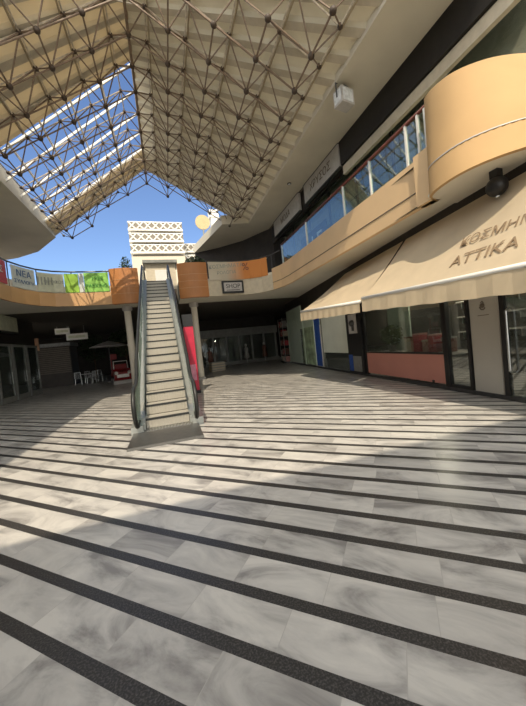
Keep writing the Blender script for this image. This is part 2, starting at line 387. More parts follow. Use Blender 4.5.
# ------------------------------------------------------------------ roof panels + space frame
XR = -.10
ZP0, MP = 12.05, .655
def pz(x): return ZP0 - MP * abs(x - XR)
def sheet(name, sgn, y0, y1, s0, s1, m, xe=5.25, per=.51):
    """corrugated roof sheet from the ridge to the eave; y limits shear with s*|x|"""
    prof = []
    y = y0
    while y < y1 - .02:
        for dy, dz in ((0, 0), (.26, 0), (.30, -.10), (.47, -.10)):
            if y + dy < y1: prof.append((y + dy, dz))
        y += per
    prof.append((y1, 0))
    vs = []; fs = []; n = len(prof)
    for k in range(2):
        for i in range(9):
            t = i / 8; ax = xe * t
            for (yy, dz) in prof:
                f = (yy - y0) / (y1 - y0); sh = s0 + (s1 - s0) * f
                vs.append((XR + sgn * ax, yy + sh * ax, pz(XR + ax) + dz + k * .03))
    N9 = 9 * n
    for k in range(2):
        for i in range(8):
            for j in range(n - 1):
                a = k * N9 + i * n + j; fs.append((a, a + 1, a + n + 1, a + n))
    # closed rim
    for j in range(n - 1):
        fs.append((j, j + 1, N9 + j + 1, N9 + j)); a = 8 * n + j; fs.append((a, a + 1, N9 + a + 1, N9 + a))
    for i in range(8):
        a = i * n; fs.append((a, a + n, N9 + a + n, N9 + a)); a = i * n + n - 1; fs.append((a, a + n, N9 + a + n, N9 + a))
    o = struct(MB().add(vs, fs).build(name, m)); o.data.materials.append(M_rib)
    for p in o.data.polygons:
        ys_ = [(o.data.vertices[v].co.z - pz(o.data.vertices[v].co.x)) for v in p.vertices]
        if max(ys_) < -.02: p.material_index = 1
    return o
sheet('ceiling_roof_left', -1, 8.5, 11.4, -.2, .19, M_panL)
sheet('ceiling_roof_left_strip', -1, 16.35, 18.0, .24, .24, M_panL)
sheet('ceiling_roof_right', 1, 8.8, 18.0, -.78, -.2, M_panR)
sheet('ceiling_rear_shade_left', -1, -12, -5.7, 0, .49, M_panL)  # unseen roof pair added, front edge sheared to shade the foreground floor
sheet('ceiling_rear_shade_right', 1, -12, -5.7, 0, .49, M_panR)
# purlins along the building under the sheets
for i, ax in enumerate((.6, 1.65, 2.7, 3.75, 4.8)):
    z = pz(XR + ax) - .10
    b = MB().box(XR + ax - .02, XR + ax + .02, 8.9 - .78 * ax, 18.0 - .2 * ax, z - .02, z + .05); struct(b.build('trim_purlin_right', M_purlin))
    b = MB().box(XR - ax - .02, XR - ax + .02, 8.6 - .2 * ax, 11.4 + .19 * ax, z - .02, z + .05); struct(b.build('trim_purlin_left', M_purlin))
b = MB().tube([(XR, 8.6, ZP0 - .02), (XR, 18.0, ZP0 - .02)], .06); struct(b.build('trim_ridge', M_purlin))

ZL0, ML = 11.15, .635
S = 1.05; Y0, DY = 5.60, 1.02
low = {}; upn = {}
def ysta(sx, ax): return 8.4 - (.2 if sx < 0 else .78) * ax
def yend(sx, ax): return 18.1 + (.25 * ax if sx < 0 else -.2 * ax)
for i in range(-4, 5):
    ax = abs(i) * S; x = XR + i * S
    for j in range(0, 15):
        y = Y0 + DY * j
        if ysta(i, ax) < y < yend(i, ax): low[i, j] = Vector((x, y, ZL0 - ML * ax))
for i in range(-5, 5):
    o = i + .5; ax = abs(o) * S; x = XR + o * S
    for j in range(-1, 15):
        y = Y0 + DY * (j + .5)
        if ysta(o, ax) < y < yend(o, ax) + .1: upn[i, j] = Vector((x, y, ZP0 - .17 - MP * ax))
struts = []
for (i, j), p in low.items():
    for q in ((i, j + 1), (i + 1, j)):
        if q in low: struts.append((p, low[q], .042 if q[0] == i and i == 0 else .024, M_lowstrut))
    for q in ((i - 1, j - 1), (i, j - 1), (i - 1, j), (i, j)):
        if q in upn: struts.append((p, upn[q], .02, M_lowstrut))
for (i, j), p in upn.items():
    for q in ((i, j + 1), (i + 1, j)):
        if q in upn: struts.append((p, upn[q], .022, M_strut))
sf = thing('space_frame', 'lattice steel space frame hanging under the pitched atrium roof', 'roof frame', (0, 0, 0))
def seen(p):
    x, y, z = pix(p); return z > .5 and -20 < x < 546 and -20 < y < 726
nodes = [(p, .085) for p in low.values()] + [(p, .07) for p in upn.values()]
nodes.sort(key=lambda t: -(t[1] / depth(t[0]) if seen(t[0]) else 0))
for p, r in nodes[:100]: MB().sphere((0, 0, 0), r).build('node', M_node, sf, smooth=True, loc=p)
b = MB()
for p, r in nodes[100:]: b.sphere(p, r, 6, 4)
o = b.build('nodes_beyond', M_node, sf); o['kind'] = 'stuff'
struts.sort(key=lambda s: -((s[1] - s[0]).length * s[2] / depth((s[0] + s[1]) / 2) if seen((s[0] + s[1]) / 2) else 0))
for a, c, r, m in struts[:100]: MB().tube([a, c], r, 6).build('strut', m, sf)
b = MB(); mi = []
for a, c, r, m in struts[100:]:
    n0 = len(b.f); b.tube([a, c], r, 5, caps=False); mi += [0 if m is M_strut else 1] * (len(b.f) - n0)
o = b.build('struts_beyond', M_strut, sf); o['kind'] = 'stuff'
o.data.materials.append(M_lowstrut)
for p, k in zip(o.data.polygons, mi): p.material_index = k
# white glazing bars over the open bay of the left slope
gk = thing('skylight_frame', 'white glazing bars crossing the open bay of the left roof slope', 'skylight', (0, 0, 0))
for k in range(5):
    y0 = 11.55 + k * 1.15; s_ = .19 + .01 * k; vs = []
    for ax in (0.05, 5.2):
        for dy in (-.02, .02):
            for dz in (-.10, .0): vs.append((XR - ax, y0 + s_ * ax + dy, pz(XR + ax) + dz))
    MB().add(vs, [(0, 1, 3, 2), (4, 6, 7, 5), (0, 4, 5, 1), (2, 3, 7, 6), (0, 2, 6, 4), (1, 5, 7, 3)]).build('rafter', M_white, gk)
for ax in (1.1, 2.15, 3.2, 4.25):
    z = pz(XR + ax); MB().box(XR - ax - .025, XR - ax + .025, 11.4 + .19 * ax, 16.35 + .24 * ax, z - .09, z).build('glazing_bar', M_white, gk)

# ------------------------------------------------------------------ escalator
EX = -.15; YS = 6.9; TA = tan(radians(30)); RUN = 5.2 / TA
es = thing('escalator', 'steep steel escalator with glass sides climbing to the upper gallery', 'escalator', (EX, 5.6, 0))
def E(y): return y - 5.6
lp = MB()
lp.extrude_yz([(0, 0), (.05, .035), (1.25, .035), (1.25, 0)], -.70, .62)
lp.build('landing_plate', M_plate, es)
cm = MB()
for k in range(30): cm.box(-.44 + k * .0303, -.425 + k * .0303, 1.1, 1.32, .035, .05)
cm.build('comb', M_steel, es)
ns = 23
for k in range(ns):
    y = E(YS + k * RUN / ns); z = .03 + k * 5.17 / ns; h = 5.17 / ns; t = RUN / ns
    s = MB()
    # curved riser, tread with ribs
    s.extrude_yz([(y + .03, z - .10), (y + .012, z + .1), (y, z + h - .02), (y, z + h), (y + t + .05, z + h), (y + t + .05, z + h - .05), (y + .09, z + h - .05), (y + .10, z - .10)], -.455, .455)
    for q in range(15): s.box(-.44 + q * .061, -.41 + q * .061, y - .006, y + .01, z + .03, z + h - .012)
    st_ = s.build('step', M_step, es)
    nz = MB().box(-.456, .456, y - .012, y + .06, z + h - .035, z + h + .004); nz.box(-.456, .456, y + .02, y + .036, z - .02, z + .05)
    nz.build('nosing', M_rubber, st_)
# truss under the steps
YT = YS + RUN
tr = MB().extrude_yz([(E(6.85), 0), (E(6.85), .02), (E(YS) + .5, .12), (E(YT), 4.75), (E(YT + 1.6), 4.85), (E(YT + 1.6), 4.35), (E(YT) + .1, 4.2), (E(YS) + 1.6, 0)], -.74, .74)
tr.build('truss', M_grey, es)
MB().box(-.62, .62, E(YT) + .1, E(YT + 1.9), 5.16, 5.21).build('upper_landing_plate', M_plate, es)
RZ = .92
def rail_path():
    P = [(7.25, .16), (6.85, .15)]
    cy, cz, r = 6.78, .555, .405
    for k in range(0, 9):
        a = radians(-90 - k * 180 / 8); P.append((cy + r * cos(a) * 1.1, cz + r * sin(a)))
    P += [(7.05, .97), (7.3, 1.03), (7.55, 1.14)]
    P += [(y, RZ + .03 + (y - YS) * TA - .0) for y in (7.9, 9, 10, 11, 12, 13, 14, 15, 15.6)]
    P += [(16.0, 6.02), (16.4, 6.10), (17.0, 6.12)]
    cy, cz, r = 17.15, 5.75, .37
    for k in range(0, 9):
        a = radians(90 - k * 180 / 8); P.append((cy + r * cos(a), cz + r * sin(a)))
    P += [(16.9, 5.38)]
    return P
RP = rail_path()
for sx in (-1, 1):
    xb = sx * .60
    base = [(17.0, 5.3), (16.1, 5.3), (15.75, 5.2), (7.8, .16 + (7.8 - YS) * TA), (7.4, .2), (6.9, .14)]
    poly = [(E(y), z) for y, z in RP[1:-1]] + [(E(y), z) for y, z in base]
    bal = MB().extrude_yz(poly, xb - .006, xb + .006).build('balustrade', M_eglass, es)
    n = len(RP); hr = MB().tube([(xb, E(y), z) for y, z in RP], .042, 8); hr.build('handrail', M_rubber, bal, smooth=True)
    gd = MB().tube([(xb - sx * 0.0, E(y) + .02, z - .05) for y, z in RP[12:-10]], .022, 6); gd.build('rail_guide', M_deck, bal)
    st = MB().extrude_yz([(E(6.85), .0), (E(6.85), .2), (E(7.3), .22), (E(7.8), .34), (E(15.7), 5.33), (E(16.2), 5.42), (E(17.1), 5.42), (E(17.1), 5.1), (E(15.8), 5.1), (E(7.2), 0)], sx * .462, sx * .50)
    st.build('skirt', M_deck, es)
    dk = MB().extrude_yz([(E(6.7), .16), (E(7.3), .20), (E(7.8), .32), (E(15.7), 5.31), (E(16.2), 5.40), (E(17.2), 5.40), (E(17.2), 5.30), (E(15.8), 5.18), (E(7.9), .22), (E(7.3), .05), (E(6.7), 0)], sx * .50, sx * .74)
    dk.build('deck', M_deck, es)
    jm = MB()
    for y in (8.6, 10.4, 12.2, 14.0, 15.6):
        zb = .2 + (y - YS) * TA; jm.box(xb - .012, xb + .012, E(y) - .012, E(y) + .012, zb, zb + .68)
    jm.build('glass_clamp', M_steel, bal)

# ------------------------------------------------------------------ columns
for nm, x, y, lab in (('support_column', -1.78, 17.2, 'slim pale column under the gallery left of the escalator'), ('support_column', 1.66, 17.2, 'slim pale column under the gallery right of the escalator')):
    c = thing(nm, lab, 'column', (x, y, 0), 0)
    MB().lathe([(.17, .10), (.17, 4.27)], 20).build('shaft', M_slab, c, smooth=False)
    MB().lathe([(.24, 0), (.24, .10), (.19, .13)], 20).build('base', M_signgrey, c)
    MB().lathe([(.19, 4.05), (.25, 4.1), (.25, 4.295)], 20).build('capital', M_signgrey, c)

# red totem right of the escalator
t = thing('advertising_totem', 'tall red advertising panel standing right of the escalator', 'advertising stand', (.83, 11.7, 0), radians(-4))
MB().box(-.22, .22, -.16, .16, 0, .12).build('base', M_black, t)
MB().box(-.18, .18, -.09, .09, .12, 2.55).build('panel', M_red, t)
MB().box(-.19, .19, -.11, .11, 2.55, 3.0).build('header', M_black, t)
M_disp = mat('pale_pink_print', (.62, .25, .35), .5, var=.2)
MB().box(-.13, .13, -.10, -.088, .5, 1.1).build('print', M_disp, t)

# ------------------------------------------------------------------ banners
def sub(path, n0, n1): return path[n0:n1]
def banner(name, pts, z0, z1, m, label, txt=None, tm=None, size=.3, group='banners along the gallery parapets', txt2=None):
    k = len(pts) // 2
    p = Vector((*pts[0], z0)); r = thing(name, label, 'banner', p, 0, group)
    loc = [(q[0] - p.x, q[1] - p.y) for q in pts]
    cl = MB().ribbon(loc, 0, z1 - z0, .012, -1, .055); cl.build('cloth', m, r)
    rope = MB()
    for q in (loc[0], loc[-1]):
        for z in (.03, z1 - z0 - .03): rope.tube([(q[0], q[1] - .02, z), (q[0], q[1] + .1, z)], .01, 5)
    rope.build('tie', M_white, r)
    if txt:
        a = Vector((*loc[0], 0)); c = Vector((*loc[-1], 0)); dx = (c - a)
        nrm = Vector((dx.y, -dx.x, 0)).normalized()
        # sits on the chord's outermost point
        off = max((Vector((*q, 0)) - a).dot(nrm) for q in loc) + .085
        def put(s, f, z, sz, mm):
            o = a + dx * f + nrm * off + Vector((0, 0, z)); lettering(s, sz, mm, r, frame(o, dx, (0, 0, 1)))
        for (s, f, z, sz, mm) in txt: put(s, f, z, sz, mm)
    return r
M_bred = mat('banner_red', (.50, .08, .10), .7); M_bwhite = mat('banner_white', (.62, .66, .62), .7); M_bcream = mat('banner_cream', (.60, .62, .48), .7)
M_bgreen = mat('banner_green', (.28, .50, .06), .7, var=.25, scale=3); M_bgreen2 = mat('banner_bright_green', (.24, .52, .10), .7, var=.35, scale=4)
M_tblue = mat('print_blue', (.06, .14, .30), .7); M_tgrn = mat('print_green', (.05, .25, .04), .7); M_tgrey = mat('print_grey', (.3, .32, .28), .7)
M_torange = mat('print_orange', (.75, .22, .06), .7)
banner('banner', [(-5.75, 11.6), (-5.72, 12.8), (-5.64, 14.0)], 4.9, 5.78, M_bred, 'red banner on the left gallery parapet at the photo edge', [('ΕΚΠΤΩΣΕΙΣ', .5, .5, .34, M_bwhite)])
banner('banner', [(-5.6, 14.35), (-5.42, 14.9), (-5.18, 15.38)], 4.9, 5.78, M_bwhite, 'white banner with blue print where the left gallery curves', [('ΝΕΑ', .5, .58, .36, M_tblue), ('ΣΥΛΛΟΓΗ', .5, .25, .2, M_tblue)])
banner('banner', [(-5.1, 15.5), (-4.6, 15.88), (-4.22, 16.0)], 4.9, 5.74, M_bcream, 'cream banner with grey columns of print beside the green one', [('IIIII', .28, .45, .5, M_tgrey), ('ΟΡΟΦΟΣ', .62, .45, .18, M_tgrey)])
banner('banner', [(-4.18, 16.0), (-3.9, 16.06), (-3.62, 16.08)], 4.9, 5.76, M_bgreen, 'narrow plain green banner between the cream and bright green ones')
banner('banner', [(-3.6, 16.08), (-3.4, 16.09)], 4.9, 5.78, M_bwhite, 'very narrow white banner strip between two green ones')
banner('banner', [(-3.38, 16.09), (-2.9, 16.1), (-2.34, 16.09)], 4.9, 5.8, M_bgreen2, 'wide bright green banner next to the left terracotta drum', [('PARKING', .5, .28, .22, M_tgrn), ('FREE', .55, .62, .24, M_tgrn)])
# rail above left banners
rl = thing('parapet_rail', 'dark steel handrail above the banners of the left gallery', 'railing', (-5.75, 0, 0))
q = [(x + 5.75, y, 5.87) for x, y in PL]
MB().tube(q, .035, 8).build('handrail', M_dsteel, rl)
for k, (x, y) in enumerate([(-5.75, 8), (-5.75, 10), (-5.62, 14.2), (-5.1, 15.5), (-3.9, 16.06), (-2.4, 16.08)]):
    MB().tube([(x + 5.75, y + .03, 4.85), (x + 5.75, y + .03, 5.87)], .022, 6).build('post', M_dsteel, rl)
# right bridge banner
def grad_banner():
    m = mat('banner_cream_to_orange', (.7, .6, .45), .7); nt = m.node_tree; N = nt.nodes; L = nt.links
    tc = N.new('ShaderNodeTexCoord'); sx = N.new('ShaderNodeSeparateXYZ'); L.new(tc.outputs['Object'], sx.inputs[0])
    r = N.new('ShaderNodeValToRGB'); mr = N.new('ShaderNodeMapRange'); mr.inputs['From Min'].default_value = 0; mr.inputs['From Max'].default_value = 3.0
    L.new(sx.outputs['X'], mr.inputs['Value']); L.new(mr.outputs[0], r.inputs['Fac'])
    e = r.color_ramp.elements; e[0].position = .3; e[0].color = (.64, .58, .46, 1); e[1].position = .62; e[1].color = (.70, .27, .07, 1)
    L.new(r.outputs['Color'], N['Principled BSDF'].inputs['Base Color']); return m
banner('banner', [(2.36, 15.2), (3.0, 15.28), (3.8, 15.28), (4.5, 15.13), (5.05, 14.8), (5.3, 14.5)], 5.06, 5.98, grad_banner(), 'long banner fading from cream to orange above the black sign', [('ΚΟΣΜΗΜΑΤΑ', .3, .62, .26, M_tgrey), ('ΡΟΛΟΓΙΑ', .3, .3, .22, M_tgrey), ('%', .62, .5, .5, M_maroon)])
rr = thing('parapet_rail', 'brown steel handrail above the cream and orange banner', 'railing', (2.3, 15.2, 0))
MB().tube([(x - 2.3, y - 15.2, 6.03) for x, y in PR[:7]], .03, 8).build('handrail', M_dsteel, rr)
for x, y in PR[1:7:2]: MB().tube([(x - 2.3, y - 15.17, 5.05), (x - 2.3, y - 15.17, 6.03)], .02, 6).build('post', M_dsteel, rr)
sg = thing('hanging_sign', 'small black sign board with white print under the cream banner', 'sign', (3.52, 15.12, 4.36), radians(2))
MB().box(-.56, .56, -.05, .05, 0, .62).build('board', M_black, sg)
MB().box(-.47, .47, -.058, -.05, .09, .53).build('face', M_signgrey, sg)
lettering('SHOP', .3, M_black, sg, frame((0, -.064, .34), (1, 0, 0), (0, 0, 1))); MB().box(-.35, .35, -.064, -.058, .13, .16).build('underline', M_black, sg)

# ------------------------------------------------------------------ right glass balustrade
gb = thing('glass_balustrade', 'glass balustrade with maroon handrail on the right gallery', 'balustrade', (5.75, 0, 0))
ys = [5.05, 5.6, 8.2, 10.85, 13.5]
for a, c in zip(ys[:-1], ys[1:]):
    MB().box(-.008, .008, a + .04, c - .04, 5.36, 6.2).build('glass_pane', M_glass, gb)
for y in ys + [5.25, 6.9]:
    MB().box(-.03, .03, y - .025, y + .025, 5.3, 6.26).build('post', M_white if y < 12 else M_steel, gb)
MB().tube([(0, 4.98, 6.28), (0, 13.6, 6.28)], .04, 8).build('handrail', M_maroon, gb, smooth=True)
# upper shop front on the right gallery
uf = thing('upper_shopfront', 'glazed upper shopfront behind the right gallery balustrade', 'shopfront', (7.25, 0, 5.2))
MB().box(.3, .4, -6, 17, 0, 3.3).build('back_panel', mat('upper_back_wall', (.60, .55, .44), .8), uf)
for y in [k * 1.9 - 4 + .2 for k in range(11)]:
    MB().box(-.04, .04, y - .035, y + .035, 0, 3.3).build('mullion', M_white if 4 < y < 7 else M_dsteel, uf)
    MB().box(-.006, .006, y + .04, y + 1.86, .15, 2.65).build('pane', M_upshop, uf)
MB().box(-.05, .05, -6, 17, 2.65, 2.77).build('transom', M_dsteel, uf)
MB().box(-.06, .06, -6, 17, 0, .15).build('sill', M_dsteel, uf)
# sign boards under soffit
for y0, y1, lab, tx in ((9.45, 12.3, 'large pale sign board under the right soffit nearest the black fascia', 'ΧΡΥΣΟΣ'), (12.9, 16.3, 'pale grey sign board under the right soffit furthest along', 'ΜΟΔΑ')):
    s = thing('shop_sign', lab, 'sign', (6.6, (y0 + y1) / 2, 7.68), 0, 'sign boards under the right soffit')
    h = (y1 - y0) / 2
    MB().box(-.02, .1, -h, h, 0, .80).build('panel', M_signgrey, s)
    MB().box(-.04, .1, -h - .02, h + .02, .80, .84).build('frame', M_dsteel, s)
    MB().box(-.04, .1, -h - .02, h + .02, -.04, 0).build('frame', M_dsteel, s)
    lettering(tx, .42, M_brown, s, frame((-.028, 0, .4), (0, -1, 0), (0, 0, 1)))
# white letters on a dark banner hung behind the glass
s = thing('window_poster', 'dark poster with big white letters behind the far balustrade glass', 'poster', (7.15, 12.9, 5.35), 0)
MB().box(-.01, .01, -1.3, 1.3, 0, 1.4).build('sheet', M_darkwall, s)
lettering('ALE', 1.1, M_white, s, frame((-.02, 0, .7), (0, -1, 0), (0, 0, 1)))
# floodlight on eave
fl = thing('floodlight', 'white floodlight box hanging from the right eave', 'floodlight', (5.35, 7.2, 8.5), radians(10))
MB().box(-.22, .22, -.16, .16, -.62, -.2).build('housing', M_signgrey, fl)
MB().box(-.17, .17, -.175, -.16, -.57, -.25).build('lens', M_lamp, fl)
b = MB(); b.tube([(-.25, 0, -.42), (-.25, 0, -.05), (0, 0, 0), (.25, 0, -.05), (.25, 0, -.42)], .02, 6); b.build('bracket', M_dsteel, fl)
MB().box(-.235, -.22, -.12, .12, -.56, -.26).build('side_lens', M_lamp, fl)
dl = thing('downlight', 'tiny round downlight in the right soffit above the sign boards', 'lamp', (5.85, 12.2, 8.5))
MB().lathe([(.09, -.03), (.09, 0)], 14).build('ring', M_dsteel, dl); MB().lathe([(.06, -.035), (.06, -.03)], 14).build('glass', M_lamp, dl)
# loudspeaker under drum
ls = thing('loudspeaker', 'round black loudspeaker under the drum balcony', 'speaker', (5.92, 3.86, 4.27))
MB().box(-.07, .07, -.07, .07, -.14, 0).build('mount', M_black, ls)
MB().sphere((0, 0, -.29), .17, 18, 12).build('body', M_black, ls, smooth=True)
MB().lathe([(.03, -.475), (.03, -.45)], 12).build('tweeter', M_lamp, ls)

# ------------------------------------------------------------------ awnings
def awning(label, y0, y1, zf0, zf1, zt0, zt1, xf, name='shop_awning', text=False):
    """y0 near end, y1 far end; zt = top of valance, zf = its hem"""
    r = thing(name, label, 'awning', (xf, (y0 + y1) / 2, 0), 0, 'canvas awnings over the right shops')
    ox, oy = xf, (y0 + y1) / 2
    nx, ny = 8, 14; vs = []; fs = []
    for i in range(ny + 1):
        t = i / ny; y = y0 + (y1 - y0) * t; zt = zt0 + (zt1 - zt0) * t; xw = WP0.x + (y - WP0.y) * WD.x / WD.y - .05
        for j in range(nx + 1):
            s = j / nx
            sag = -.06 * sin(pi * s) * (1 + .25 * sin(t * 9)) - .015 * sin(pi * s) * sin(t * 31)
            vs.append((xf + (xw - xf) * s - ox, y - oy, zt + (4.08 - zt) * s + sag))
    nv = len(vs); vs += [(a, bb, c - .012) for a, bb, c in vs]
    w = nx + 1
    for i in range(ny):
        for j in range(nx):
            a = i * w + j; fs.append((a, a + 1, a + w + 1, a + w)); fs.append((nv + a, nv + a + w, nv + a + w + 1, nv + a + 1))
    MB().add(vs, fs).build('canopy', M_awn, r, smooth=True)
    MB().tube([(0, y0 - oy, zt0), (0, y1 - oy, zt1)], .045, 10).build('front_bar', M_white, r, smooth=True)
    vs = []; fs = []
    for i in range(41):
        t = i / 40; y = y0 + (y1 - y0) * t - oy; wv = .012 * sin(t * 60)
        for k in range(2):
            vs += [(-.02 + wv * .3 - k * .008, y, zt0 + (zt1 - zt0) * t - .03), (-.03 + wv - k * .008, y, zf0 + (zf1 - zf0) * t + .008 * sin(t * 50))]
    for i in range(40):
        a = 4 * i
        fs += [(a, a + 1, a + 5, a + 4), (a + 2, a + 6, a + 7, a + 3)]
    MB().add(vs, fs).build('valance', M_awn2, r)
    for y in (y0 + .4, y1 - .4):
        xw = WP0.x + (y - WP0.y) * WD.x / WD.y - .05; zt = zt0 + (zt1 - zt0) * (y - y0) / (y1 - y0)
        MB().tube([(0, y - oy, zt), ((xw - ox) * .5, y - oy + .25, zt + .35), (xw - ox, y - oy, 3.55)], .028, 8).build('arm', M_white, r)
    # side gusset triangles
    y = y1; xw = WP0.x + (y - WP0.y) * WD.x / WD.y - .05
    if text:
        def tx(s, yy, f, sz):
            xw = WP0.x + (yy - WP0.y) * WD.x / WD.y - .05; zt = zt0 + (zt1 - zt0) * (yy - y0) / (y1 - y0)
            dx, dz = xw - xf, 4.08 - zt
            o = (xf + dx * f - ox, yy - oy, zt + dz * f - .06 * sin(pi * f) + .045)
            lettering(s, sz, M_ink, r, frame(o, (0, -1, 0), (dx, 0, dz)), ext=.002)
        tx('ATTIKA', 3.75, .22, .34); tx('ΚΟΣΜΗΜΑ', 3.6, .45, .27)
    return r
awning('large sunlit beige awning with brown lettering nearest the camera', 1.2, 6.72, 1.84, 2.18, 2.26, 2.52, 5.0, text=True)
awning('plain beige awning beyond the lettered one', 6.86, 10.55, 2.17, 2.33, 2.46, 2.68, 5.02)

# ------------------------------------------------------------------ right shop fronts (local: X far along wall, Y toward hall)
def shop(name, label, cat, u, group=None): p = W(u); return thing(name, label, cat, p, WR, group)
struct(MB().prism([wallpt(-6, .03), wallpt(18, .03), wallpt(18, -.1), wallpt(-6, -.1)], 0, .09).build('baseboard_right', M_dsteel))
# glass entrance beyond right photo edge
sw = shop('entrance_door', 'dark glass entrance door at the right photo edge', 'door', -.35)
MB().box(-1.1, 1.05, -.01, .0, .09, 2.95).build('pane', M_shop, sw)
MB().box(.98, 1.08, -.06, .03, .09, 2.95).build('frame', M_black, sw); MB().box(-1.15, -1.05, -.06, .03, .09, 2.95).build('frame', M_black, sw)
MB().box(.05, .11, -.04, .02, .09, 2.95).build('frame', M_black, sw)
hd = MB().tube([(.9, .02, .55), (.9, .09, .6), (.9, .09, 1.75), (.9, .02, 1.8)], .022, 8); hd.build('pull_handle', M_steel, sw)
# frosted door with logo
fd = shop('frosted_door', 'pale frosted door leaf with small dark emblem', 'door', .78)
MB().box(0, .66, -.03, .0, .09, 2.95).build('leaf', M_frost, fd)
lg = MB(); lg.sphere((.33, .005, 1.93), .05, 10, 6); lg.tube([(.27, .005, 1.88), (.31, .008, 1.84), (.36, .008, 1.85), (.4, .005, 1.90)], .012, 6); lg.tube([(.3, .006, 1.98), (.33, .006, 2.02), (.37, .006, 1.99)], .01, 6)
lg.build('emblem', M_brown, fd); MB().box(.2, .46, .0, .006, 1.72, 1.735).build('caption_line', M_brown, fd)
# black framed glass door
gd = shop('glass_door', 'narrow glass door in thick black frame beside the frosted leaf', 'door', 1.46)
MB().box(.05, .66, -.012, .0, .12, 2.9).build('pane', M_shop, gd)
fr = MB(); fr.box(0, .06, -.06, .05, .09, 2.95); fr.box(.63, .69, -.06, .05, .09, 2.95); fr.box(.06, .64, -.06, .05, 2.87, 2.95); fr.box(.06, .64, -.05, .03, .09, .16); fr.build('frame', M_black, gd)
# wide window + pink panel
ww = shop('shop_window', 'wide display window above the salmon pink panel', 'window', 2.2)
MB().box(0, 3.85, -.012, 0, .93, 2.9).build('pane', M_shop, ww)
fr = MB(); fr.box(-.03, .05, -.05, .04, .09, 2.95); fr.box(3.8, 3.9, -.05, .04, .09, 2.95); fr.box(0, 3.85, -.05, .04, 2.88, 2.95); fr.box(0, 3.85, -.05, .03, .88, .93); fr.build('frame', M_black, ww)
MB().box(.05, 3.8, -.03, .02, .14, .88).build('lower_panel', M_pink, ww)
MB().box(.05, 3.8, -1.1, -.05, .85, .89).build('display_shelf', M_signgrey, ww)
MB().box(.45, .52, .02, .04, .13, .2).build('vent', M_black, ww)
# menu board
mb = shop('menu_board', 'black upright board with grey picture and blue foot', 'sign', 6.15)
MB().box(0, 1.2, -.06, .10, .09, 2.9).build('board', M_black, mb)
MB().box(.28, .95, .10, .115, 1.65, 2.4).build('picture', M_signgrey, mb); 
b = MB(); b.sphere((.6, .118, 2.05), .14, 12, 6); b.box(.5, .7, .115, .125, 1.75, 1.95); b.build('figure', M_dsteel, mb)
MB().box(.85, 1.15, .10, .112, .15, .8).build('blue_strip', M_blue, mb)
MB().box(.15, .8, .10, .112, .15, .75).build('lower_poster', M_grey, mb)
# pale window with blind
pw = shop('shop_window', 'pale window with lowered blind between board and blue banner', 'window', 7.42)
MB().box(0, 2.95, -.012, 0, .09, 2.9).build('pane', M_shop, pw)
fr = MB(); fr.box(-.02, .05, -.05, .04, .09, 2.95); fr.box(2.9, 2.98, -.05, .04, .09, 2.95); fr.box(0, 2.95, -.05, .04, 2.86, 2.95); fr.build('frame', M_grey, pw)
MB().box(.05, 2.9, .004, .012, .85, 2.86).build('blind', M_whitefilm, pw)
MB().box(.05, 2.9, -.7, -.1, .09, .5).build('plinth', M_darkwall, pw)
# blue banner
bb = shop('upright_banner', 'tall blue banner with white edge beside the green display', 'banner', 10.45)
MB().box(.1, .95, .02, .04, .1, 2.75).build('cloth', M_blue, bb)
MB().box(.0, .1, .02, .045, .1, 2.3).build('white_edge', M_white, bb)
MB().box(.0, 1.0, -.01, .09, .09, .13).build('foot', M_grey, bb)
# green display window
gw = shop('shop_window', 'pale green display window at the far end of the right shops', 'window', 11.5)
MB().box(0, 5.6, -.012, 0, .09, 2.9).build('pane', M_shop, gw)
fr = MB()
for x in (-.02, 1.85, 5.55): fr.box(x, x + .08, -.05, .04, .09, 2.95)
fr.box(0, 5.6, -.05, .04, 2.86, 2.95); fr.build('frame', M_greenfilm, gw)
MB().box(.08, 2.2, .004, .012, .12, 2.3).build('poster', M_grnposter, gw); MB().box(.08, 5.5, -.4, -.36, .09, 2.86).build('backing', M_grnposter, gw)
MB().box(.08, 5.5, .004, .012, 2.3, 2.86).build('upper_film', M_greenfilm, gw)
MB().box(2.6, 5.5, .004, .012, .12, 2.3).build('side_film', M_greenfilm, gw)
su = shop('sign_board', 'pale green sign board above the far green display', 'sign', 13.5)
MB().box(0, 3.4, .0, .08, 2.95, 3.7).build('board', M_greenfilm, su)
MB().box(-.03, 3.43, .0, .1, 3.7, 3.75).build('edge', M_grey, su)
# colourful clothes rail/magazine stand at the far corner
cs = shop('goods_stand', 'tall stand crammed with red and pale goods at the far right corner', 'display stand', 17.6)
MB().box(0, 1.4, -.3, .3, 0, .1).build('base', M_dsteel, cs)
MB().box(0, 1.4, -.3, -.26, .1, 3.4).build('back_board', M_darkwall, cs)
for x in (.02, 1.38): MB().tube([(x, .25, .1), (x, .25, 3.4)], .025, 6).build('upright', M_steel, cs)
for z in (.6, 1.3, 2.0, 2.7, 3.35): MB().box(0, 1.4, -.28, .28, z, z + .03).build('shelf', M_dsteel, cs)
gcol = [mat('packet_%s' % n, c, .5) for n, c in (('red', (.45, .05, .06)), ('pink', (.55, .28, .25)), ('cream', (.6, .52, .4)), ('brown', (.15, .06, .04)), ('grey', (.3, .3, .28)))]
cnames = ['red', 'pink', 'cream', 'brown', 'grey']
random.seed(3)
lev = ['bottom', 'second', 'middle', 'fourth', 'top']
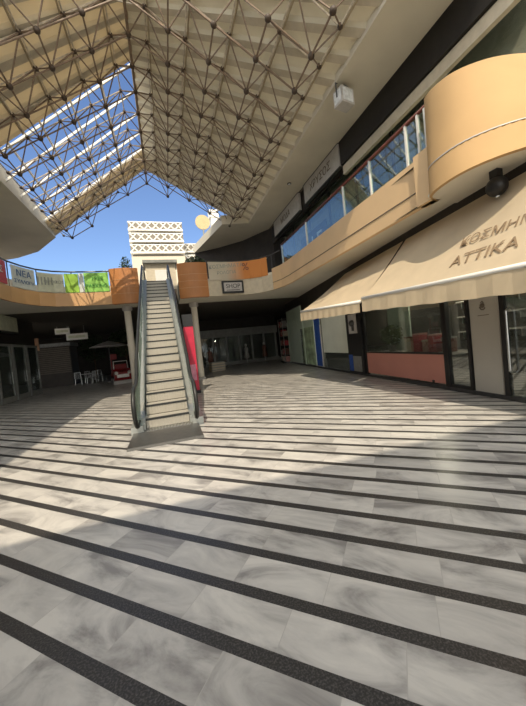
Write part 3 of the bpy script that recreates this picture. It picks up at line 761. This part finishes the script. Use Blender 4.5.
for li, z in enumerate((.1, .63, 1.33, 2.03, 2.73)):
    for k in range(3):
        ci = (li * 2 + k * 3 + 1) % 5; p = W(17.6 + .12 + k * .43, .0, z + .002)
        o = thing('goods_packet', '%s packet %s on the %s level of the corner goods stand' % (cnames[ci], ['nearest', 'central', 'furthest'][k], lev[li]), 'packet', p, WR, 'packets on the corner goods stand')
        h = random.uniform(.35, .5)
        MB().box(0, .3, -.12, .24, 0, h).build('box', gcol[ci], o); MB().box(.05, .25, .24, .245, h * .3, h * .7).build('print', gcol[(ci + 2) % 5], o)
# goods in the wide window
random.seed(5)
for k, (u, w, h, ci, lab) in enumerate([(4.0, .30, .42, 2, 'cream gift box left of the red ones in the wide window'), (3.62, .26, .5, 0, 'tall red gift box in the wide window'), (3.28, .22, .3, 1, 'small pink gift box in the wide window'), (2.95, .3, .45, 0, 'broad red gift box near the glass door'), (2.55, .2, .35, 3, 'dark brown gift box beside the window frame')]):
    p = W(u, -.5, .892); o = thing('gift_box', lab, 'box', p, WR, 'gift boxes in the wide window')
    MB().box(0, w, -.14, .14, 0, h).build('box', gcol[ci], o); MB().box(-.01, w + .01, -.15, .15, h, h + .05).build('lid', gcol[(ci + 1) % 5], o)
# wall shelves at back of shop
for k, z in enumerate((1.3, 1.8, 2.3)):
    s = shop('wall_shelf', '%s wall shelf deep inside the wide window shop' % ['lowest', 'middle', 'highest'][k], 'shelf', 2.4, 'shelves at the back of the shop')
    MB().box(0, 2.2, -2.98, -2.6, z, z + .04).build('board', M_signgrey, s); MB().box(.1, .14, -2.98, -2.65, z - .2, z).build('bracket', M_steel, s); MB().box(2.0, 2.04, -2.98, -2.65, z - .2, z).build('bracket', M_steel, s)
def foliage(mb, c, rad, n, size, sd=1):
    rnd = random.Random(sd)
    for _ in range(n):
        while True:
            p = Vector((rnd.uniform(-1, 1), rnd.uniform(-1, 1), rnd.uniform(-1, 1)))
            if .35 < p.length < 1: break
        p = Vector((c[0] + p.x * rad[0], c[1] + p.y * rad[1], c[2] + p.z * rad[2]))
        a = Vector((rnd.gauss(0, 1), rnd.gauss(0, 1), rnd.gauss(0, .7))).normalized(); bb = a.cross(Vector((rnd.gauss(0, 1), rnd.gauss(0, 1), rnd.gauss(0, 1)))).normalized()
        s = size * rnd.uniform(.6, 1.3)
        mb.add([p - a * s, p + bb * s * .4, p + a * s, p - bb * s * .4], [(0, 1, 2, 3)])
    return mb
bd = thing('reflection_panel', 'pale upright panel behind the bushy plant in the wide window', 'panel', W(4.75, -.95, .892), WR)  # pale board added in place of a reflection on the window
MB().box(0, 1.25, -.02, .02, 0, 1.9).build('board', M_greenfilm, bd); MB().box(-.02, 1.27, -.03, .03, 1.9, 1.94).build('edge', M_grey, bd)
pp = thing('potted_plant', 'bushy grey green plant in the wide display window', 'plant', W(5.2, -.5, .892), WR)
MB().lathe([(.1, 0), (.15, .22), (.16, .22)], 14).build('pot', M_pot, pp)
foliage(MB(), (0, 0, .58), (.5, .32, .38), 260, .09, 2).build('foliage', M_leaf2, pp); MB().tube([(0, 0, .2), (0, 0, .6)], .02, 6).build('stem', M_bark, pp)

for u, lab in ((4.4, 'round ceiling lamp inside the wide window shop'), (.2, 'round ceiling lamp behind the entrance door'), (9.0, 'round ceiling lamp behind the lowered blind')):
    l_ = shop('fill_lamp', lab, 'lamp', u); l_.location += WN * -1.6 + Vector((0, 0, 3.1))  # unseen lamps added to brighten the dark shop interiors
    MB().lathe([(.16, -.06), (.2, -.04), (.2, 0)], 18).build('housing', M_white, l_)
    em = bpy.data.lights.new('shop_fill', 'POINT'); em.energy = 55; em.color = (1, .85, .65); em.shadow_soft_size = .12
    eo = bpy.data.objects.new('fill_source', em); COL.objects.link(eo); eo.parent = l_; eo.location = (0, 0, -.2)
# ------------------------------------------------------------------ passage below right bridge
bs = thing('passage_shopfront', 'dim grey framed shopfront at the back of the right passage', 'shopfront', (2.6, 27.2, 0))
MB().box(0, 7.6, .1, .2, 0, 4.28).build('back_panel', M_darkwall, bs)
for k in range(7):
    x = .1 + k * 1.2
    MB().box(x, x + .16, -.06, .06, 0, 3.3).build('mullion', M_grey, bs)
    if k < 6: MB().box(x + .17, x + 1.19, -.01, .01, .3, 2.6).build('pane', M_upshop, bs)
MB().box(0, 7.6, -.08, .08, 2.6, 3.3).build('header', M_grey, bs)
MB().box(0, 7.6, -.08, .08, 0, .3).build('plinth', M_grey, bs)
# clothes rail in front
for k, (x, y, ci, lab) in enumerate([(3.2, 24.3, 3, 'dark mannequin nearest the right column in the passage'), (6.3, 24.6, 4, 'grey clad mannequin in the middle of the passage'), (7.6, 23.6, 3, 'dark mannequin furthest right in the passage')]):
    m = thing('mannequin', lab, 'mannequin', (x, y, 0), 0, 'mannequins in the dim passage')
    MB().lathe([(.2, 0), (.2, .03), (.03, .05)], 14).build('base', M_steel, m)
    MB().tube([(0, 0, .04), (0, 0, .95)], .02, 6).build('pole', M_steel, m)
    b = MB().lathe([(.10, .55), (.22, .6), (.2, .85), (.15, 1.05), (.19, 1.3), (.17, 1.42), (.06, 1.48), (.05, 1.55)], 14); 
    b.build('dress', gcol[ci], m, smooth=True); MB().sphere((0, 0, 1.66), .1, 12, 8, 1.25).build('head', M_signgrey, m, smooth=True)
cr = thing('stock_crate', 'pale crate of goods on the floor near the right column', 'crate', (3.3, 21.8, 0), .2)
b = MB(); b.box(-.5, .5, -.3, .3, 0, .06)
for z in (.12, .3, .48): b.box(-.5, .5, -.32, -.28, z, z + .12); b.box(-.5, .5, .28, .32, z, z + .12); b.box(-.52, -.48, -.3, .3, z, z + .12); b.box(.48, .52, -.3, .3, z, z + .12)
b.build('slats', M_beige, cr); MB().box(-.46, .46, -.26, .26, .06, .66).build('contents', gcol[4], cr)

# ------------------------------------------------------------------ left ground floor
for k in range(7):
    y = 10.4 + k * 1.6
    d = thing('folding_door', '%s' % ['dim grey glass door leaf nearest the camera on the left', 'second dim grey glass door leaf along the left wall', 'third dim grey glass door leaf along the left wall', 'fourth dim grey glass door leaf along the left wall', 'fifth dim grey glass door leaf, under the light box', 'sixth dim grey glass door leaf along the left wall', 'last dim grey glass door leaf, under the orange sign'][k], 'door', (-7.5, y, 0), 0, 'glass door leaves on the left wall')
    fr = MB(); fr.box(-.04, .04, 0, .12, .02, 2.9); fr.box(-.04, .04, 1.3, 1.42, .02, 2.9); fr.box(-.04, .04, .12, 1.3, 2.78, 2.9); fr.box(-.04, .04, .12, 1.3, .02, .3); fr.build('frame', M_grey, d)
    MB().box(-.01, .01, .12, 1.3, .3, 2.78).build('pane', M_upshop, d)
    MB().tube([(.06, 1.2, .9), (.06, 1.2, 1.5)], .018, 6).build('handle', M_steel, d)
lb = thing('light_box_sign', 'cream sign box above the left glass doors', 'sign', (-7.5, 17.9, 3.5))
MB().box(-.05, .25, -1.2, .8, 0, .75).build('box', M_bcream, lb); MB().box(-.05, .27, -1.22, .82, -.05, 0).build('frame', M_dsteel, lb)
os_ = thing('projecting_sign', 'small orange pink sign projecting at the end of the left wall', 'sign', (-7.95, 21.55, 2.6))
MB().box(-.02, .55, -.05, .05, 0, .75).build('panel', mat('sign_salmon', (.55, .32, .2), .6), os_); MB().box(.2, .26, -.16, 0, .3, .36).build('bracket', M_dsteel, os_)
for (x, y, z, w, h, lab) in ((-6.9, 24.5, 3.75, .9, .4, 'short white hanging sign in the left passage, upper one'), (-6.1, 24.8, 3.3, 1.35, .45, 'longer white hanging sign in the left passage, lower one')):
    s = thing('hanging_sign', lab, 'sign', (x, y, z), 0, 'white signs in the left passage')
    MB().box(-w / 2, w / 2, -.06, .06, 0, h).build('panel', M_white, s)
    MB().tube([(-w * .35, 0, h), (-w * .35, 0, 4.31 - z)], .015, 6).build('rod', M_steel, s); MB().tube([(w * .35, 0, h), (w * .35, 0, 4.31 - z)], .015, 6).build('rod', M_steel, s)
    MB().box(-w * .4, w * .4, -.066, -.06, h * .3, h * .7).build('stripe', M_bcream, s)
# dark roller shutter kiosk in passage
ks = thing('kiosk', 'dark grey closed kiosk in the left passage', 'kiosk', (-8.6, 27.0, 0))
MB().box(-1.5, 1.6, -.9, .9, 0, 3.0).build('body', M_darkwall, ks)
b = MB()
for z in range(14): b.box(-1.45, 1.55, -.94, -.9, 1.0 + z * .14, 1.09 + z * .14)
b.build('shutter', M_ceil, ks); MB().box(-1.6, 1.7, -1.1, 1.0, 3.0, 3.25).build('roof', M_dsteel, ks)
# café set
def chair(loc, rz, lab):
    c = thing('cafe_chair', lab, 'chair', loc, rz, 'wire chairs in the left passage')
    MB().box(-.2, .2, -.2, .2, .43, .46).build('seat', M_dsteel, c)
    b = MB(); b.tube([(-.2, .2, .45), (-.19, .26, .9), (.19, .26, .9), (.2, .2, .45)], .014, 6)
    for k in range(4): b.tube([(-.12 + k * .08, .2, .46), (-.12 + k * .08, .26, .9)], .007, 5)
    b.build('backrest', M_steel, c)
    for sx in (-1, 1):
        for sy in (-1, 1): MB().tube([(sx * .18, sy * .18, .44), (sx * .21, sy * .22, 0)], .013, 6).build('leg', M_steel, c)
    return c
c0 = chair((-6.5, 25.3, 0), .3, 'wire café chair nearest the kiosk shutter in the left passage')
for (x, y, r, l) in ((-5.6, 25.2, -2.0, 'wire café chair turned away, right of the round table'), (-6.0, 26.3, 3.0, 'wire café chair behind the round table'), (-5.1, 26.4, 1.0, 'wire café chair furthest right of the round table')):
    dup(c0, (x, y, 0), r, l)
tb = thing('cafe_table', 'small round café table among the wire chairs', 'table', (-6.0, 25.7, 0))
MB().lathe([(.34, .70), (.35, .72), (.34, .74)], 20).build('top', M_signgrey, tb); MB().tube([(0, 0, .03), (0, 0, .7)], .03, 8).build('pole', M_dsteel, tb); MB().lathe([(.22, 0), (.2, .03), (.03, .05)], 16).build('base', M_dsteel, tb)
# red and white kiddie cart
kc = thing('kiddie_car', 'red and white coin operated ride car under the gallery left of the escalator', 'ride', (-3.05, 21.6, 0), radians(15))
MB().box(-.55, .55, -.75, .75, 0, .22).build('plinth', M_signgrey, kc)
b = MB().extrude_yz([(-.75, .25), (-.85, .45), (-.8, .75), (-.45, .85), (-.3, .95), (.3, .8), (.7, .95), (.8, .6), (.75, .25)], -.5, .5); b.build('body', M_redbody, kc)
MB().box(-.35, .35, -.87, -.8, .42, .62).build('grille', M_white, kc)
for sx in (-1, 1):
    h = MB().sphere((sx * .38, -.84, .72), .11, 12, 8).build('headlight', M_white, kc, smooth=True)
    for y in (-.45, .48):
        w = MB().tube([(sx * .46, y, .3), (sx * .56, y, .3)], .2, 16).build('wheel', M_black, kc); MB().tube([(sx * .55, y, .3), (sx * .575, y, .3)], .1, 12).build('hub', M_white, w)
MB().tube([(-.42, -.2, .9), (-.4, -.1, 1.45), (.4, -.1, 1.45), (.42, -.2, .9)], .03, 8).build('windscreen_frame', M_white, kc)
MB().box(-.4, .4, .25, .4, .8, 1.25).build('seat_back', M_redbody, kc); MB().tube([(-.45, .5, .9), (-.45, .5, 1.95)], .03, 8).build('flag_pole', M_redbody, kc)
MB().box(-.48, -.1, .46, .54, 1.6, 1.95).build('side_board', M_redbody, kc)
bl = thing('globe_lamp', 'white globe lamp on a thin red post beside the left column', 'lamp', (-2.2, 20.6, 0))
MB().tube([(0, 0, .05), (0, 0, 2.3)], .05, 8).build('post', M_redbody, bl); MB().sphere((0, 0, 2.42), .17, 16, 10).build('globe', M_white, bl, smooth=True); MB().lathe([(.18, 0), (.16, .05)], 14).build('base', M_black, bl)
um = thing('parasol', 'pale grey parasol open behind the red ride car', 'parasol', (-4.0, 24.0, 0))
MB().lathe([(.3, 0), (.3, .08), (.05, .12)], 16).build('base', M_pot, um); MB().tube([(0, 0, .1), (0, 0, 2.95)], .03, 8).build('pole', M_dsteel, um)
cn = MB(); cn.lathe([(1.25, 2.55), (1.25, 2.6), (.75, 2.78), (.04, 2.98), (.02, 2.96), (.72, 2.74)], 8); cn.build('canopy', M_signgrey, um)
for k in range(8):
    a = 2 * pi * (k + .0) / 8; MB().tube([(0, 0, 2.9), (1.22 * cos(a), 1.22 * sin(a), 2.56)], .012, 5).build('rib', M_dsteel, um)
# trees and shrubs
def tree(name, label, loc, h, rad, n, m, size, sd, cat='tree', pot=True):
    t = thing(name, label, cat, loc)
    tr = MB(); tr.tube([(0, 0, .2 if pot else 0), (.03, 0, h * .5), (0, .03, h)], .06, 7, .03)
    for k in range(4):
        a = k * 1.7; tr.tube([(0, 0, h * .55), (cos(a) * rad[0] * .6, sin(a) * rad[1] * .6, h + .2)], .03, 5, .01)
    tr.build('trunk', M_bark, t)
    foliage(MB(), (0, 0, h), rad, n, size, sd).build('foliage', m, t)
    if pot: MB().lathe([(.26, 0), (.34, .5), (.36, .5), (.33, .46)], 16).build('pot', M_pot, t)
    return t
tree('ficus_tree', 'dark leafy ficus in a pot behind the parasol', (-3.3, 27.2, 0), 2.9, (1.3, 1.1, 1.2), 1100, M_leaf, .13, 11)
tree('ficus_tree', 'dark leafy ficus further back left of the red ride car', (-6.3, 30.2, 0), 2.8, (1.2, 1.0, 1.3), 900, M_leaf, .13, 12)
tree('shrub', 'dark shrub on the upper terrace left of the escalator top', (-2.35, 25.0, 5.2), 2.6, (.55, .5, 1.5), 700, M_leaf, .12, 13, 'shrub')
tree('shrub', 'dark low shrub on the upper terrace right of the escalator top', (2.35, 20.2, 5.2), 2.0, (.75, .55, .6), 700, M_leaf, .11, 14, 'shrub')

# ------------------------------------------------------------------ beyond the escalator top
wb = thing('white_cabin', 'small white cabin with pale door behind the escalator top', 'cabin', (.0, 22.2, 5.2))
MB().box(-.85, 1.15, 0, 1.6, 0, 2.75).build('wall', M_beige, wb)
MB().box(-.25, .75, -.03, .0, .0, 2.3).build('door', M_white, wb)
MB().box(-1.0, 1.3, -.25, 1.8, 2.75, 2.95).build('roof', M_grey, wb)
MB().tube([(-.15, -.06, 1.0), (-.15, -.06, 1.2)], .02, 6).build('handle', M_steel, wb)

M_hotel = mat('hotel_white', (.82, .80, .73), .7, var=.05); M_hback = mat('hotel_panel_beige', (.22, .19, .15), .7); M_hshade = mat('hotel_recess_shade', (.20, .18, .15), .7)  # dark recess colour carries the shadow between the balcony tiers
def lattice_building(label, x0, x1, y, tiers, zb, zt):
    h = thing('terrace_building', label, 'building', ((x0 + x1) / 2, y, 0)); w = (x1 - x0) / 2
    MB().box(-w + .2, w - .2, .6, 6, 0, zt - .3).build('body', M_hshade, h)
    th = (zt - zb) / tiers
    for k in range(tiers):
        z0 = zb + k * th
        pn = MB(); pn.box(-w, w, 0, .15, z0 + th * .28, z0 + th)
        pn = pn.build('balcony_front', M_hback, h)
        lt = MB(); n = int((x1 - x0) / 1.0)
        for q in range(n):
            a = -w + q * 2 * w / n; c = a + 2 * w / n
            for u, v in ((a, c), (c, a)): lt.tube([(u, -.03, z0 + th * .30), (v, -.03, z0 + th * .98)], .10, 4)
        lt.box(-w, w, -.06, 0, z0 + th * .92, z0 + th); lt.box(-w, w, -.06, 0, z0 + th * .28, z0 + th * .35)
        lt.build('lattice', M_hotel, pn)
        MB().box(-w - .05, w + .05, -.1, 3, z0 + th * .2, z0 + th * .28).build('slab', M_hotel, h)
    MB().box(-w, w, .2, .35, 0, zb).build('lower_wall', M_beige, h)
    return h
lattice_building('white terraced building with lattice balconies behind the escalator', -3.35, 3.9, 45, 3, 15.6, 20.35)
lattice_building('lower white building with lattice balconies right of the taller one', 4.0, 9.2, 47, 2, 14.6, 18.0)
ds = thing('round_sign', 'round beige disc sign above the lower white building', 'sign', (7.1, 46, 19.5))
MB().tube([(0, -.1, 1.35), (0, .1, 1.35)], 1.1, 28).build('disc', mat('disc_beige', (.50, .38, .20), .6), ds)
MB().tube([(0, 0, -2.5), (0, 0, .4)], .12, 8).build('post', M_grey, ds)
wt = thing('roof_tower', 'white stepped roof turret beside the round disc sign', 'tower', (9.3, 47.5, 17.9))
MB().box(-.7, .7, -.6, .6, 0, 4.2).build('shaft', M_hotel, wt); MB().box(-.9, .5, -.75, .75, 4.2, 5.3).build('upper_block', M_hotel, wt); MB().box(-.5, .9, -.7, .7, 2.4, 3.2).build('ledge', M_hotel, wt)

# ------------------------------------------------------------------ light
SKYC = (.125, .135, .155); SKYFILL = (1.30, 1.29, 1.24)   # clear sky tint and a bright fill glow added behind the viewer
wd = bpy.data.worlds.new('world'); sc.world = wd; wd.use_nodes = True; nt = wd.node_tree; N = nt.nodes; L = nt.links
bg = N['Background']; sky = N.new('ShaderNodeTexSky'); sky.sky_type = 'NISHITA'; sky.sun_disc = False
SUN = Vector((.25, .75, -1.0)).normalized()      # direction the light travels
sky.sun_elevation = math.asin(-SUN.z); sky.sun_rotation = atan2(-SUN.x, -SUN.y); sky.air_density = 1.0; sky.dust_density = .6; sky.ozone_density = 1.6
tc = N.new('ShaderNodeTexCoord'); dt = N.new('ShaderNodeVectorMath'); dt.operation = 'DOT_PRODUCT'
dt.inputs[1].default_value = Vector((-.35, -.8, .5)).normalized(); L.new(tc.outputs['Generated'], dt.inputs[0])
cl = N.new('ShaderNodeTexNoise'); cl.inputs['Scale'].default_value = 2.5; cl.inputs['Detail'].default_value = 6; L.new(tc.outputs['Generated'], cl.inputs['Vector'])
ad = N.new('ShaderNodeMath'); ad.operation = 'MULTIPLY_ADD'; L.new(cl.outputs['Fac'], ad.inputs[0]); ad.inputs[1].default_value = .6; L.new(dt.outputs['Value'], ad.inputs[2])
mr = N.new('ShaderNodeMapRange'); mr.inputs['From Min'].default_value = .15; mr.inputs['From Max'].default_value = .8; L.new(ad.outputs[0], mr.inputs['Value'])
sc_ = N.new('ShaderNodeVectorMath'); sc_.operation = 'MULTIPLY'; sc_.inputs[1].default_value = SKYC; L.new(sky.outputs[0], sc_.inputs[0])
mx = N.new('ShaderNodeMix'); mx.data_type = 'RGBA'; L.new(mr.outputs[0], mx.inputs['Factor']); L.new(sc_.outputs[0], mx.inputs['A']); mx.inputs['B'].default_value = (*SKYFILL, 1)
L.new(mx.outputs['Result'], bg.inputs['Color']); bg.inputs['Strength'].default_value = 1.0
sl = bpy.data.lights.new('sun', 'SUN'); sl.energy = 3.0; sl.angle = radians(.5); sl.color = (1.0, .86, .66)
so = bpy.data.objects.new('sun', sl); COL.objects.link(so); so.rotation_euler = SUN.to_track_quat('-Z', 'Y').to_euler(); so.location = (-5, -10, 20)
vs = sc.view_settings; vs.view_transform = 'Standard'; vs.look = 'None'; vs.gamma = 1.0; vs.exposure = .45
try: vs.use_curve_mapping = False
except Exception: pass
sc.cycles.use_denoising = True; sc.cycles.max_bounces = 8; sc.cycles.transparent_max_bounces = 12; sc.cycles.sample_clamp_indirect = 6
